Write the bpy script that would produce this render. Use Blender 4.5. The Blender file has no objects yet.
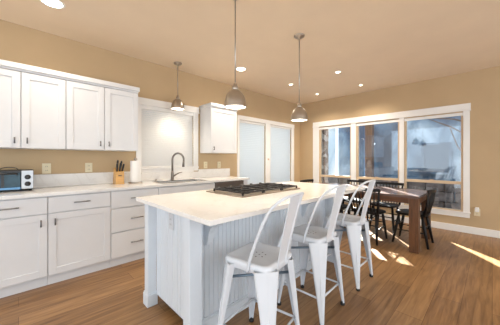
import bpy, bmesh, math, random
from mathutils import Vector, Matrix
random.seed(7)
SC = bpy.context.scene
COL = SC.collection

# ------------------------------------------------------------------ camera, world, sun, exposure
cam_d = bpy.data.cameras.new('camera')
cam_d.sensor_width = 36.0
cam_d.lens = 36.0 * 236.8 / 500.0
cam_d.shift_y = -2.74 / 500.0
cam_d.clip_start = 0.02
cam = bpy.data.objects.new('camera', cam_d)
COL.objects.link(cam)
cam.location = (0, 0, 1.229)
cam.rotation_euler = (math.radians(90), 0, math.radians(45.66 - 90))
SC.camera = cam

SC.view_settings.view_transform = 'Standard'
SC.view_settings.look = 'None'
SC.view_settings.gamma = 1.0
SC.view_settings.use_curve_mapping = False
SC.view_settings.exposure = 0.78

wd = bpy.data.worlds.new('sky')
SC.world = wd
wd.use_nodes = True
bg = wd.node_tree.nodes['Background']
bg.inputs['Color'].default_value = (0.86, 0.93, 1.0, 1)
bg.inputs['Strength'].default_value = 1.5

SUN_AZ = (0.796, 0.605)          # horizontal direction towards the sun
SUN_EL = math.radians(20)
sd = bpy.data.lights.new('sun', 'SUN')
sd.energy = 60.0
sd.angle = math.radians(0.5)
sd.color = (1.0, 0.95, 0.86)
sun = bpy.data.objects.new('sun', sd)
COL.objects.link(sun)
to_sun = Vector((SUN_AZ[0] * math.cos(SUN_EL), SUN_AZ[1] * math.cos(SUN_EL), math.sin(SUN_EL)))
sun.rotation_euler = to_sun.to_track_quat('Z', 'Y').to_euler()
sun.location = (12, 9, 6)

W, XR, CEIL = 3.60, 5.39, 2.70       # left wall plane, window wall plane, ceiling height
YB, XB = -3.2, -2.8                  # where the modelled room stops behind the camera

# ------------------------------------------------------------------ materials
def _new(name):
    m = bpy.data.materials.new(name)
    m.use_nodes = True
    nt = m.node_tree
    return m, nt, nt.nodes['Principled BSDF']

def mat(name, col, rough=0.5, metal=0.0, var=0.04, scale=8.0, bump=0.0, spec=0.5, coat=0.0, stretch=None):
    m, nt, b = _new(name)
    tc = nt.nodes.new('ShaderNodeTexCoord')
    mp = nt.nodes.new('ShaderNodeMapping')
    nz = nt.nodes.new('ShaderNodeTexNoise')
    nz.inputs['Scale'].default_value = scale
    nz.inputs['Detail'].default_value = 4
    if stretch: mp.inputs['Scale'].default_value = stretch
    nt.links.new(tc.outputs['Object'], mp.inputs['Vector'])
    nt.links.new(mp.outputs['Vector'], nz.inputs['Vector'])
    r = nt.nodes.new('ShaderNodeValToRGB')
    a = [max(0, c * (1 - var)) for c in col]
    c2 = [min(1, c * (1 + var)) for c in col]
    r.color_ramp.elements[0].position = 0.3
    r.color_ramp.elements[1].position = 0.7
    r.color_ramp.elements[0].color = (*a, 1)
    r.color_ramp.elements[1].color = (*c2, 1)
    nt.links.new(nz.outputs['Fac'], r.inputs['Fac'])
    nt.links.new(r.outputs['Color'], b.inputs['Base Color'])
    b.inputs['Roughness'].default_value = rough
    b.inputs['Metallic'].default_value = metal
    b.inputs['Specular IOR Level'].default_value = spec
    if coat: b.inputs['Coat Weight'].default_value = coat
    if bump:
        bp = nt.nodes.new('ShaderNodeBump')
        bp.inputs['Strength'].default_value = bump
        bp.inputs['Distance'].default_value = 0.01
        nz2 = nt.nodes.new('ShaderNodeTexNoise')
        nz2.inputs['Scale'].default_value = scale * 12
        nt.links.new(tc.outputs['Object'], nz2.inputs['Vector'])
        nt.links.new(nz2.outputs['Fac'], bp.inputs['Height'])
        nt.links.new(bp.outputs['Normal'], b.inputs['Normal'])
    return m

def emit(name, col, strength):
    m, nt, b = _new(name)
    b.inputs['Base Color'].default_value = (*col, 1)
    b.inputs['Emission Color'].default_value = (*col, 1)
    b.inputs['Emission Strength'].default_value = strength
    return m

def floor_mat():
    m, nt, b = _new('oak_plank_floor')
    N = nt.nodes.new
    tc = N('ShaderNodeTexCoord')
    br = N('ShaderNodeTexBrick')
    br.offset = 0.37
    br.inputs['Scale'].default_value = 1.0
    br.inputs['Brick Width'].default_value = 1.35
    br.inputs['Row Height'].default_value = 0.185
    br.inputs['Mortar Size'].default_value = 0.0018
    br.inputs['Mortar Smooth'].default_value = 0.2
    br.inputs['Bias'].default_value = 0.0
    br.inputs['Color1'].default_value = (0.0, 0.0, 0.0, 1)
    br.inputs['Color2'].default_value = (1.0, 1.0, 1.0, 1)
    br.inputs['Mortar'].default_value = (0.3, 0.3, 0.3, 1)
    nt.links.new(tc.outputs['Object'], br.inputs['Vector'])
    mp = N('ShaderNodeMapping')
    mp.inputs['Scale'].default_value = (1.2, 14.0, 1.0)
    nt.links.new(tc.outputs['Object'], mp.inputs['Vector'])
    n1 = N('ShaderNodeTexNoise')
    n1.inputs['Scale'].default_value = 2.2
    n1.inputs['Detail'].default_value = 7
    n1.inputs['Distortion'].default_value = 0.6
    nt.links.new(mp.outputs['Vector'], n1.inputs['Vector'])
    add = N('ShaderNodeMath'); add.operation = 'MULTIPLY_ADD'
    nt.links.new(br.outputs['Color'], add.inputs[0])
    add.inputs[1].default_value = 0.26
    nt.links.new(n1.outputs['Fac'], add.inputs[2])
    r = N('ShaderNodeValToRGB')
    e = r.color_ramp.elements
    e[0].position = 0.30; e[0].color = FLOOR_D
    e[1].position = 0.95; e[1].color = FLOOR_L
    nt.links.new(add.outputs[0], r.inputs['Fac'])
    mx = N('ShaderNodeMixRGB'); mx.blend_type = 'MULTIPLY'
    mx.inputs['Color2'].default_value = (0.45, 0.36, 0.30, 1)
    nt.links.new(br.outputs['Fac'], mx.inputs['Fac'])
    nt.links.new(r.outputs['Color'], mx.inputs['Color1'])
    nt.links.new(mx.outputs['Color'], b.inputs['Base Color'])
    b.inputs['Roughness'].default_value = 0.38
    bp = N('ShaderNodeBump'); bp.inputs['Strength'].default_value = 0.12; bp.inputs['Distance'].default_value = 0.004
    nt.links.new(n1.outputs['Fac'], bp.inputs['Height'])
    nt.links.new(bp.outputs['Normal'], b.inputs['Normal'])
    return m
FLOOR_D = (0.15, 0.071, 0.025, 1)
FLOOR_L = (0.43, 0.24, 0.10, 1)

def quartz_mat():
    m, nt, b = _new('white_quartz')
    N = nt.nodes.new
    tc = N('ShaderNodeTexCoord')
    n1 = N('ShaderNodeTexNoise'); n1.inputs['Scale'].default_value = 2.4; n1.inputs['Detail'].default_value = 6; n1.inputs['Distortion'].default_value = 1.6
    nt.links.new(tc.outputs['Object'], n1.inputs['Vector'])
    r = N('ShaderNodeValToRGB')
    e = r.color_ramp.elements
    e[0].position = 0.47; e[0].color = (0.84, 0.825, 0.80, 1)
    e[1].position = 0.53; e[1].color = (0.84, 0.825, 0.80, 1)
    v = e.new(0.50); v.color = (0.79, 0.77, 0.74, 1)
    nt.links.new(n1.outputs['Fac'], r.inputs['Fac'])
    nt.links.new(r.outputs['Color'], b.inputs['Base Color'])
    b.inputs['Roughness'].default_value = 0.16
    return m

def glass_mat(name, tint=(0.93, 0.97, 1.0), refl=0.09):
    m = bpy.data.materials.new(name)
    m.use_nodes = True
    nt = m.node_tree
    nt.nodes.clear()
    N = nt.nodes.new
    o = N('ShaderNodeOutputMaterial'); t = N('ShaderNodeBsdfTransparent'); g = N('ShaderNodeBsdfGlossy'); x = N('ShaderNodeMixShader')
    t.inputs['Color'].default_value = (*tint, 1)
    g.inputs['Roughness'].default_value = 0.03
    lw = N('ShaderNodeLayerWeight'); lw.inputs['Blend'].default_value = 0.25
    ma = N('ShaderNodeMath'); ma.operation = 'MULTIPLY_ADD'; ma.inputs[1].default_value = 0.5; ma.inputs[2].default_value = refl
    nt.links.new(lw.outputs['Fresnel'], ma.inputs[0])
    nt.links.new(ma.outputs[0], x.inputs['Fac'])
    nt.links.new(t.outputs[0], x.inputs[1]); nt.links.new(g.outputs[0], x.inputs[2]); nt.links.new(x.outputs[0], o.inputs['Surface'])
    return m

def shade_mat(name, col, trans=0.35):
    m = bpy.data.materials.new(name)
    m.use_nodes = True
    nt = m.node_tree
    nt.nodes.clear()
    N = nt.nodes.new
    o = N('ShaderNodeOutputMaterial'); d = N('ShaderNodeBsdfDiffuse'); t = N('ShaderNodeBsdfTranslucent'); x = N('ShaderNodeMixShader')
    tc = N('ShaderNodeTexCoord'); nz = N('ShaderNodeTexNoise'); nz.inputs['Scale'].default_value = 30
    r = N('ShaderNodeValToRGB')
    r.color_ramp.elements[0].color = (*[c * 0.97 for c in col], 1); r.color_ramp.elements[1].color = (*col, 1)
    nt.links.new(tc.outputs['Object'], nz.inputs['Vector']); nt.links.new(nz.outputs['Fac'], r.inputs['Fac'])
    nt.links.new(r.outputs['Color'], d.inputs['Color']); nt.links.new(r.outputs['Color'], t.inputs['Color'])
    x.inputs['Fac'].default_value = trans
    nt.links.new(d.outputs[0], x.inputs[1]); nt.links.new(t.outputs[0], x.inputs[2]); nt.links.new(x.outputs[0], o.inputs['Surface'])
    return m

def stone_mat():
    m, nt, b = _new('ledge_stone')
    N = nt.nodes.new
    tc = N('ShaderNodeTexCoord')
    v = N('ShaderNodeTexVoronoi'); v.inputs['Scale'].default_value = 9
    nt.links.new(tc.outputs['Object'], v.inputs['Vector'])
    r = N('ShaderNodeValToRGB')
    e = r.color_ramp.elements
    e[0].color = (0.10, 0.07, 0.06, 1); e[1].color = (0.85, 0.82, 0.80, 1)
    k = e.new(0.5); k.color = (0.34, 0.25, 0.20, 1)
    nt.links.new(v.outputs['Color'], r.inputs['Fac'])
    nt.links.new(r.outputs['Color'], b.inputs['Base Color'])
    b.inputs['Roughness'].default_value = 0.9
    bp = N('ShaderNodeBump'); bp.inputs['Strength'].default_value = 0.6; bp.inputs['Distance'].default_value = 0.03
    nt.links.new(v.outputs['Distance'], bp.inputs['Height']); nt.links.new(bp.outputs['Normal'], b.inputs['Normal'])
    return m

def glare_board_mat(nm, cs):  # noise patches put window glare into the board colour
    m, nt, b = _new(nm)
    N = nt.nodes.new
    tc = N('ShaderNodeTexCoord')
    mp = N('ShaderNodeMapping'); mp.inputs['Scale'].default_value = (1, 1.1, 0.55)
    nt.links.new(tc.outputs['Object'], mp.inputs['Vector'])
    n = N('ShaderNodeTexNoise'); n.inputs['Scale'].default_value = 1.3; n.inputs['Detail'].default_value = 5; n.inputs['Distortion'].default_value = 0.5
    nt.links.new(mp.outputs['Vector'], n.inputs['Vector'])
    r = N('ShaderNodeValToRGB')
    e = r.color_ramp.elements
    e[0].position = 0.42; e[0].color = (*cs[0], 1)
    e[1].position = 0.70; e[1].color = (*cs[2], 1)
    k = e.new(0.54); k.color = (*cs[1], 1)
    nt.links.new(n.outputs['Fac'], r.inputs['Fac'])
    nt.links.new(r.outputs['Color'], b.inputs['Base Color'])
    b.inputs['Roughness'].default_value = 0.8
    return m

M = dict(
    wall=mat('tan_wall_paint', (0.53, 0.385, 0.225), 0.75, var=0.025, scale=3, bump=0.04),
    ceil=mat('tan_ceiling_paint', (0.82, 0.68, 0.51), 0.8, var=0.02, scale=3, bump=0.04),
    trim=mat('white_trim_paint', (0.85, 0.835, 0.81), 0.4, var=0.012),
    cab=mat('white_cabinet_paint', (0.73, 0.735, 0.745), 0.38, var=0.012),
    isl=mat('pale_grey_island_paint', (0.69, 0.74, 0.79), 0.42, var=0.02),
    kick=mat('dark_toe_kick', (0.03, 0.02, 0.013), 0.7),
    gapm=mat('shadow_gap_grey', (0.35, 0.35, 0.36), 0.7),
    floor=floor_mat(), quartz=quartz_mat(),
    nickel=mat('brushed_nickel', (0.47, 0.42, 0.37), 0.30, 1.0, var=0.06, scale=30, stretch=(1, 1, 12)),
    darknickel=mat('dark_brushed_nickel', (0.24, 0.21, 0.185), 0.33, 1.0, var=0.06, scale=30),
    steel=mat('stainless_steel', (0.42, 0.42, 0.42), 0.3, 1.0, var=0.05, scale=20, stretch=(1, 10, 1)),
    tray=mat('warm_stainless', (0.40, 0.34, 0.28), 0.38, 1.0, var=0.05, scale=20, stretch=(1, 10, 1)),
    pull=mat('satin_steel_pull', (0.26, 0.26, 0.26), 0.32, 1.0),
    darkpull=mat('dark_steel_pull', (0.16, 0.16, 0.17), 0.35, 0.9),
    sinkm=mat('bronze_steel_sink', (0.15, 0.115, 0.085), 0.4, 1.0),
    iron=mat('cast_iron', (0.022, 0.021, 0.022), 0.5, 0.2, bump=0.1),
    black=mat('black_lacquer_wood', (0.010, 0.009, 0.009), 0.45, var=0.1, spec=0.25),
    stool=mat('white_powder_coated_steel', (0.71, 0.745, 0.79), 0.25, var=0.02),
    brace=mat('blue_grey_steel', (0.24, 0.32, 0.40), 0.35, 0.6),
    rubber=mat('black_rubber', (0.015, 0.015, 0.015), 0.6),
    hole=mat('dark_hole', (0.10, 0.10, 0.11), 0.8),
    oak=mat('brown_table_wood', (0.115, 0.047, 0.019), 0.35, var=0.3, scale=6, stretch=(8, 1, 8)),
    oakleg=mat('brown_leg_wood', (0.125, 0.053, 0.021), 0.45, var=0.3, scale=6, stretch=(8, 8, 1)),
    tabletop=mat('grey_brown_table_top', (0.15, 0.10, 0.085), 0.25, var=0.2, scale=6, stretch=(9, 1, 9)),
    almond=mat('almond_plastic', (0.74, 0.66, 0.46), 0.4),
    whitep=mat('white_plastic', (0.85, 0.85, 0.84), 0.35),
    greyp=mat('grey_plastic', (0.60, 0.62, 0.65), 0.4),
    slot=mat('dark_slot', (0.05, 0.05, 0.05), 0.6),
    blackp=mat('black_plastic', (0.02, 0.02, 0.022), 0.3),
    ovenglass=mat('smoked_blue_glass', (0.03, 0.07, 0.10), 0.2, 0.0, spec=0.35, var=0.3),
    bamboo=mat('honey_wood', (0.66, 0.37, 0.12), 0.4, var=0.15, stretch=(1, 1, 9)),
    paper=mat('paper_towel', (0.88, 0.86, 0.83), 0.9, var=0.01, bump=0.2),
    tan=mat('tan_vinyl', (0.66, 0.50, 0.33), 0.45),
    glass=glass_mat('window_glass'),
    shade=shade_mat('cellular_shade_fabric', (0.90, 0.95, 0.98), 0.55),
    blind=shade_mat('white_blind_slat', (0.92, 0.90, 0.87), 0.12),
    bulb=emit('warm_bulb', (1.0, 0.86, 0.66), 9.0),
    lens=emit('warm_downlight_lens', (1.0, 0.88, 0.70), 8.0),
    boards=glare_board_mat('blue_boards_with_glare', ((0.06, 0.11, 0.19), (0.16, 0.27, 0.40), (0.55, 0.70, 0.82))), stone=stone_mat(),  # blue-white patches on the boards are painted glare
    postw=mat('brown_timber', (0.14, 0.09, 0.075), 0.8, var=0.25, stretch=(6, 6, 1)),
    glareboards=glare_board_mat('pale_glare_boards', ((0.45, 0.60, 0.72), (0.70, 0.82, 0.90), (0.90, 0.94, 0.96))),  # pale tone stands in for glare in the window
    standin_stone=mat('shadow_standin_stone', (0.17, 0.15, 0.15), 0.9, var=0.5, scale=5, bump=0.4),
    deck=mat('grey_deck', (0.24, 0.25, 0.27), 0.8, var=0.2, stretch=(1, 8, 1)),
    pane=mat('dark_pane', (0.05, 0.10, 0.17), 0.5),
)

# ------------------------------------------------------------------ mesh helpers
class B:
    """collects shapes into one bmesh"""
    def __init__(s): s.bm = bmesh.new()
    def merge(s, t, smooth=False):
        for f in t.faces: f.smooth = smooth
        me = bpy.data.meshes.new('t'); t.to_mesh(me); t.free(); s.bm.from_mesh(me); bpy.data.meshes.remove(me)
        return s
    def box(s, x0, x1, y0, y1, z0, z1, bev=0.0, seg=2):
        t = bmesh.new()
        bmesh.ops.create_cube(t, size=1)
        for v in t.verts:
            v.co = Vector(((x0 + x1) / 2 + v.co.x * (x1 - x0), (y0 + y1) / 2 + v.co.y * (y1 - y0), (z0 + z1) / 2 + v.co.z * (z1 - z0)))
        if bev: bmesh.ops.bevel(t, geom=t.edges[:], offset=bev, segments=seg, profile=0.5, affect='EDGES')
        return s.merge(t)
    def cyl(s, p0, p1, r0, r1=None, seg=20):
        r1 = r0 if r1 is None else r1
        p0, p1 = Vector(p0), Vector(p1)
        t = bmesh.new()
        q = (p1 - p0).to_track_quat('Z', 'Y').to_matrix()
        A, C = [], []
        for i in range(seg):
            a = 2 * math.pi * i / seg
            d = q @ Vector((math.cos(a), math.sin(a), 0))
            A.append(t.verts.new(p0 + d * r0)); C.append(t.verts.new(p1 + d * r1))
        sides = [t.faces.new((A[i], A[(i + 1) % seg], C[(i + 1) % seg], C[i])) for i in range(seg)]
        caps = [t.faces.new(A[::-1]), t.faces.new(C)]
        s.merge(t, True)
        return s
    def tube(s, pts, r, seg=10, flat=1.0, up=(0, 0, 1)):
        """round (or flattened) tube along a polyline; r may be a list"""
        P = [Vector(p) for p in pts]
        n = len(P)
        R = r if isinstance(r, (list, tuple)) else [r] * n
        t = bmesh.new()
        rings = []
        nrm = None
        for i in range(n):
            d = (P[min(i + 1, n - 1)] - P[max(i - 1, 0)]).normalized()
            if nrm is None:
                u = Vector(up)
                if abs(u.dot(d)) > 0.95: u = Vector((0, 1, 0)) if abs(d.y) < 0.9 else Vector((1, 0, 0))
                nrm = (u - d * u.dot(d)).normalized()
            else:
                nrm = (nrm - d * nrm.dot(d)).normalized()
            b = d.cross(nrm)
            rings.append([t.verts.new(P[i] + (nrm * math.cos(2 * math.pi * k / seg) * flat + b * math.sin(2 * math.pi * k / seg)) * R[i]) for k in range(seg)])
        for i in range(n - 1):
            for k in range(seg):
                t.faces.new((rings[i][k], rings[i][(k + 1) % seg], rings[i + 1][(k + 1) % seg], rings[i + 1][k]))
        t.faces.new(rings[0][::-1]); t.faces.new(rings[-1])
        bmesh.ops.recalc_face_normals(t, faces=t.faces[:])
        return s.merge(t, True)
    def lathe(s, prof, cx, cy, seg=40, close=False):
        t = bmesh.new()
        rings = []
        for (r, z) in prof:
            rings.append([t.verts.new((cx + r * math.cos(2 * math.pi * k / seg), cy + r * math.sin(2 * math.pi * k / seg), z)) for k in range(seg)])
        for i in range(len(prof) - 1):
            for k in range(seg):
                t.faces.new((rings[i][k], rings[i][(k + 1) % seg], rings[i + 1][(k + 1) % seg], rings[i + 1][k]))
        if close:
            t.faces.new(rings[0][::-1]); t.faces.new(rings[-1])
        bmesh.ops.recalc_face_normals(t, faces=t.faces[:])
        return s.merge(t, True)
    def prism(s, poly, axis, lo, hi, bev=0.0):
        """poly in the two other axes (in xyz order), extruded along axis"""
        t = bmesh.new()
        def mk(a, b, c):
            return {'x': (c, a, b), 'y': (a, c, b), 'z': (a, b, c)}[axis]
        lo_v = [t.verts.new(mk(a, b, lo)) for a, b in poly]
        hi_v = [t.verts.new(mk(a, b, hi)) for a, b in poly]
        n = len(poly)
        t.faces.new(lo_v[::-1]); t.faces.new(hi_v)
        for i in range(n): t.faces.new((lo_v[i], lo_v[(i + 1) % n], hi_v[(i + 1) % n], hi_v[i]))
        bmesh.ops.recalc_face_normals(t, faces=t.faces[:])
        if bev: bmesh.ops.bevel(t, geom=t.edges[:], offset=bev, segments=2, profile=0.5, affect='EDGES')
        return s.merge(t)
    def plate(s, us, vs, holes, axis, lo, hi):
        """plate with rectangular holes; us, vs = ranges in the two other axes"""
        U = sorted(set([us[0], us[1]] + [h[i] for h in holes for i in (0, 1)]))
        V = sorted(set([vs[0], vs[1]] + [h[i] for h in holes for i in (2, 3)]))
        t = bmesh.new()
        def mk(a, b, c):
            return {'x': (c, a, b), 'y': (a, c, b), 'z': (a, b, c)}[axis]
        vv = {}
        def gv(i, j):
            if (i, j) not in vv: vv[(i, j)] = t.verts.new(mk(U[i], V[j], lo))
            return vv[(i, j)]
        fs = []
        for i in range(len(U) - 1):
            for j in range(len(V) - 1):
                cu, cv = (U[i] + U[i + 1]) / 2, (V[j] + V[j + 1]) / 2
                if any(h[0] < cu < h[1] and h[2] < cv < h[3] for h in holes): continue
                fs.append(t.faces.new((gv(i, j), gv(i + 1, j), gv(i + 1, j + 1), gv(i, j + 1))))
        r = bmesh.ops.extrude_face_region(t, geom=fs, use_keep_orig=True)
        d = Vector(mk(0, 0, hi - lo))
        for e in r['geom']:
            if isinstance(e, bmesh.types.BMVert): e.co += d
        bmesh.ops.recalc_face_normals(t, faces=t.faces[:])
        return s.merge(t)
    def ball(s, c, r, sx=1, sy=1, sz=1):
        t = bmesh.new()
        bmesh.ops.create_uvsphere(t, u_segments=20, v_segments=12, radius=r)
        for v in t.verts: v.co = Vector((c[0] + v.co.x * sx, c[1] + v.co.y * sy, c[2] + v.co.z * sz))
        return s.merge(t, True)

def wloc(o):
    v = Vector((0, 0, 0))
    while o: v += o.location; o = o.parent
    return v

def ob(name, b, m, parent=None, origin=None):
    """link the builder as one mesh object; coordinates are world coordinates at build time"""
    me = bpy.data.meshes.new(name)
    off = wloc(parent) if parent else Vector(origin if origin else (0, 0, 0))
    bmesh.ops.translate(b.bm, verts=b.bm.verts[:], vec=-off)
    b.bm.to_mesh(me); b.bm.free()
    me.materials.append(m)
    o = bpy.data.objects.new(name, me)
    COL.objects.link(o)
    if parent: o.parent = parent
    elif origin: o.location = origin
    return o

def tag(o, label, cat, group=None, kind=None):
    o['label'] = label; o['category'] = cat
    if group: o['group'] = group
    if kind: o['kind'] = kind
    return o

def thing(name, label, cat, loc=(0, 0, 0), group=None, kind=None):
    o = bpy.data.objects.new(name, None)
    o.empty_display_size = 0.05
    COL.objects.link(o); o.location = loc
    return tag(o, label, cat, group, kind)

def dup(root, loc, rz, label):
    c = root.copy(); COL.objects.link(c)
    c.location = loc; c.rotation_euler = (0, 0, rz); c['label'] = label
    for ch in list(root.children):
        k = ch.copy(); COL.objects.link(k); k.parent = c
        for g in list(ch.children):
            q = g.copy(); COL.objects.link(q); q.parent = k
    return c

# ------------------------------------------------------------------ room shell
# openings
SW = (1.285, 2.150, 1.115, 2.035)          # window over the sink (x0 x1 z0 z1)
PW = [(3.205, 4.000, 0.35, 2.045), (4.160, 4.985, 0.35, 2.045)]   # shaded pair by the corner
RW = [(2.235, 3.035, 0.335, 2.035), (1.285, 2.125, 0.335, 2.035), (0.345, 1.205, 0.335, 2.035)]  # window wall (y0 y1 z0 z1)

b = B(); b.box(XB, XR + 0.12, YB, W + 0.12, -0.12, 0.0)
tag(ob('floor', b, M['floor']), 'medium brown wood plank floor across the whole room', 'floor', kind='structure')
b = B(); b.box(XB, XR + 0.5, YB, W + 0.5, CEIL, CEIL + 0.15)
tag(ob('ceiling', b, M['ceil']), 'smooth tan painted ceiling', 'ceiling', kind='structure')
b = B(); b.plate((XB, XR + 0.12), (0, CEIL), [SW] + PW, 'y', W, W + 0.12)
tag(ob('wall_left', b, M['wall']), 'tan wall behind the white kitchen cabinets and sink', 'wall', kind='structure')
b = B(); b.plate((YB, W), (0, CEIL), RW, 'x', XR, XR + 0.12)
tag(ob('wall_right', b, M['wall']), 'tan wall with the triple window beside the dining table', 'wall', kind='structure')

b = B(); b.box(XR - 0.016, XR, YB, W - 0.016, 0, 0.115, 0.004)
tag(ob('baseboard_right', b, M['trim']), 'white baseboard under the triple window', 'baseboard', kind='structure')
b = B(); b.box(2.885, XR, W - 0.016, W, 0, 0.115, 0.004)
tag(ob('baseboard_left', b, M['trim']), 'white baseboard under the shaded corner windows', 'baseboard', kind='structure')

# casing round the triple window (faces -x)
y0, y1 = 0.262, 3.20
b = B()
b.box(XR - 0.024, XR, y0 - 0.010, y1, 2.065, 2.175, 0.004)            # header
b.box(XR - 0.030, XR, y0 - 0.014, y1 + 0.004, 2.050, 2.066, 0.003)
for a, c in ((y0, 0.345), (1.205, 1.285), (2.125, 2.235), (3.035, y1)):
    b.box(XR - 0.020, XR, a, c, 0.335, 2.052, 0.003)
b.box(XR - 0.020, XR, y0, y1, 0.255, 0.337, 0.003)
b.box(XR - 0.034, XR, y0 - 0.012, y1, 0.335, 0.349, 0.003)
tag(ob('trim_1', b, M['trim']), 'wide white casing framing the triple window', 'window casing', kind='structure')

names = ['left pane of the triple window, stone pillar outside it', 'middle pane of the triple window, brown post outside it', 'right pane of the triple window, nearest the wall outlet']
for i, (a, c, z0, z1) in enumerate(RW):
    w = thing('window_%d' % (i + 1), names[i], 'window', (XR, (a + c) / 2, z0), kind='structure')
    b = B()
    f = 0.030
    xa, xb = XR + 0.02, XR + 0.09
    b.box(xa, xb, a, a + f, z0, z1); b.box(xa, xb, c - f, c, z0, z1)
    b.box(xa, xb, a + f, c - f, z0, z0 + f); b.box(xa, xb, a + f, c - f, z1 - f, z1)
    ob('window_frame', b, M['tan'], w)
    b = B(); b.box(xa - 0.006, xb - 0.02, a + f, c - f, 0.805, 0.855, 0.004)
    r = ob('meeting_rail', b, M['tan'], w)
    b = B(); b.box(xa - 0.020, xa - 0.006, (a + c) / 2 - 0.03, (a + c) / 2 + 0.03, 0.855, 0.868, 0.003)
    ob('sash_lock', b, M['tan'], r)
    b = B(); b.box(XR + 0.050, XR + 0.054, a + f, c - f, 0.855, z1 - f); ob('upper_pane', b, M['glass'], w)
    b = B(); b.box(XR + 0.042, XR + 0.046, a + f, c - f, z0 + f, 0.805); ob('lower_pane', b, M['glass'], w)
    b = B(); b.box(XR - 0.0, XR + 0.018, a + 0.002, c - 0.002, z1 - 0.055, z1 - 0.002, 0.004)
    ob('shade_cassette', b, M['trim'], w)

# casing and sashes of the shaded pair by the corner (faces -y)
b = B()
b.box(3.150, 5.105, W - 0.022, W, 2.045, 2.135, 0.004)
for a, c in ((3.150, 3.205), (4.000, 4.160), (4.985, 5.095)):
    b.box(a, c, W - 0.020, W, 0.35, 2.046, 0.003)
b.box(3.150, 5.095, W - 0.020, W, 0.27, 0.351, 0.003)
tag(ob('trim_2', b, M['trim']), 'white casing framing the shaded pair of windows in the corner', 'window casing', kind='structure')
for i, (a, c, z0, z1) in enumerate(PW):
    w = thing('window_%d' % (i + 4), ['shaded corner window nearer the small wall cabinet', 'shaded corner window nearer the room corner'][i], 'window', ((a + c) / 2, W, z0), kind='structure')
    b = B()
    for q in ((a, a + .028, z0, z1), (c - .028, c, z0, z1), (a + .028, c - .028, z0, z0 + .028), (a + .028, c - .028, z1 - .028, z1)):
        b.box(q[0], q[1], W + 0.05, W + 0.10, q[2], q[3])
    ob('window_frame', b, M['tan'], w)
    b = B(); b.box(a + .028, c - .028, W + 0.07, W + 0.074, z0 + .028, z1 - .028); ob('pane', b, M['glass'], w)
    # cellular shade: pleated sheet
    s = thing('cellular_shade', ['pale blue cellular shade in the window beside the small wall cabinet', 'pale blue cellular shade in the window nearest the room corner'][i], 'window shade', ((a + c) / 2, W, z1), group='cellular shades in the corner windows')
    b = B(); b.box(a + .004, c - .004, W + 0.004, W + 0.045, z1 - 0.05, z1 - 0.001, 0.003); ob('headrail', b, M['trim'], s)
    n = 84
    zt, zb = z1 - 0.05, z0 + 0.03
    front = [(W + (0.0165 if k % 2 else 0.0182), zt + (zb - zt) * k / n) for k in range(n + 1)]
    back = [(y + 0.004, z) for (y, z) in reversed(front)]
    b = B(); b.prism(front + back, 'x', a + 0.006, c - 0.006); ob('shade_fabric', b, M['shade'], s)
    b = B(); b.box(a + .006, c - .006, W + 0.006, W + 0.030, z0 + 0.008, z0 + 0.032, 0.003); ob('bottom_rail', b, M['trim'], s)
b = B(); b.box(4.06, 4.10, W - 0.034, W - 0.020, 1.22, 1.26, 0.004); b.cyl((4.08, W - 0.034, 1.24), (4.08, W - 0.044, 1.24), 0.010)
tag(ob('shade_cord_cleat', b, M['tan']), 'small tan fitting on the post between the shaded windows', 'cleat')

# window over the sink
b = B()
b.box(1.205, 2.255, W - 0.024, W, 2.050, 2.140, 0.004)
b.box(1.198, 2.262, W - 0.034, W, 2.035, 2.052, 0.003)
b.box(1.212, 1.285, W - 0.020, W, 1.04, 2.037, 0.003); b.box(2.150, 2.240, W - 0.020, W, 1.04, 2.037, 0.003)
b.box(1.205, 2.245, W - 0.030, W, 1.085, 1.116, 0.003); b.box(1.285, 2.150, W - 0.018, W, 1.026, 1.086, 0.003)
tag(ob('trim_3', b, M['trim']), 'white casing round the window over the sink', 'window casing', kind='structure')
w = thing('window_6', 'white window over the sink behind the slatted blind', 'window', (1.72, W, 1.115), kind='structure')
b = B()
a, c, z0, z1 = SW
for q in ((a, a + .03, z0, z1), (c - .03, c, z0, z1), (a + .03, c - .03, z0, z0 + .03), (a + .03, c - .03, z1 - .03, z1)):
    b.box(q[0], q[1], W + 0.06, W + 0.10, q[2], q[3])
ob('window_frame', b, M['trim'], w)
b = B(); b.box(a + .03, c - .03, W + 0.08, W + 0.084, z0 + .03, z1 - .03); ob('pane', b, M['glass'], w)
s = thing('window_blind', 'white horizontal slat blind lowered over the sink window', 'blind', (1.72, W, z1))
b = B(); b.box(a + .003, c - .003, W - 0.012, W + 0.045, z1 - 0.055, z1 - 0.001, 0.004); ob('headrail', b, M['trim'], s)
b = B()
n = 29
for k in range(n):
    z = z1 - 0.07 - (z1 - 0.07 - z0 - 0.04) * k / (n - 1)
    b.prism([(W - 0.002, z - 0.0155), (W + 0.001, z - 0.0165), (W + 0.025, z + 0.0145), (W + 0.022, z + 0.0155)], 'x', a + .006, c - .006)
ob('slats', b, M['blind'], s)
b = B(); b.box(a + .005, c - .005, W + 0.002, W + 0.030, z0 + 0.002, z0 + 0.022, 0.003); ob('bottom_rail', b, M['trim'], s)

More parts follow.
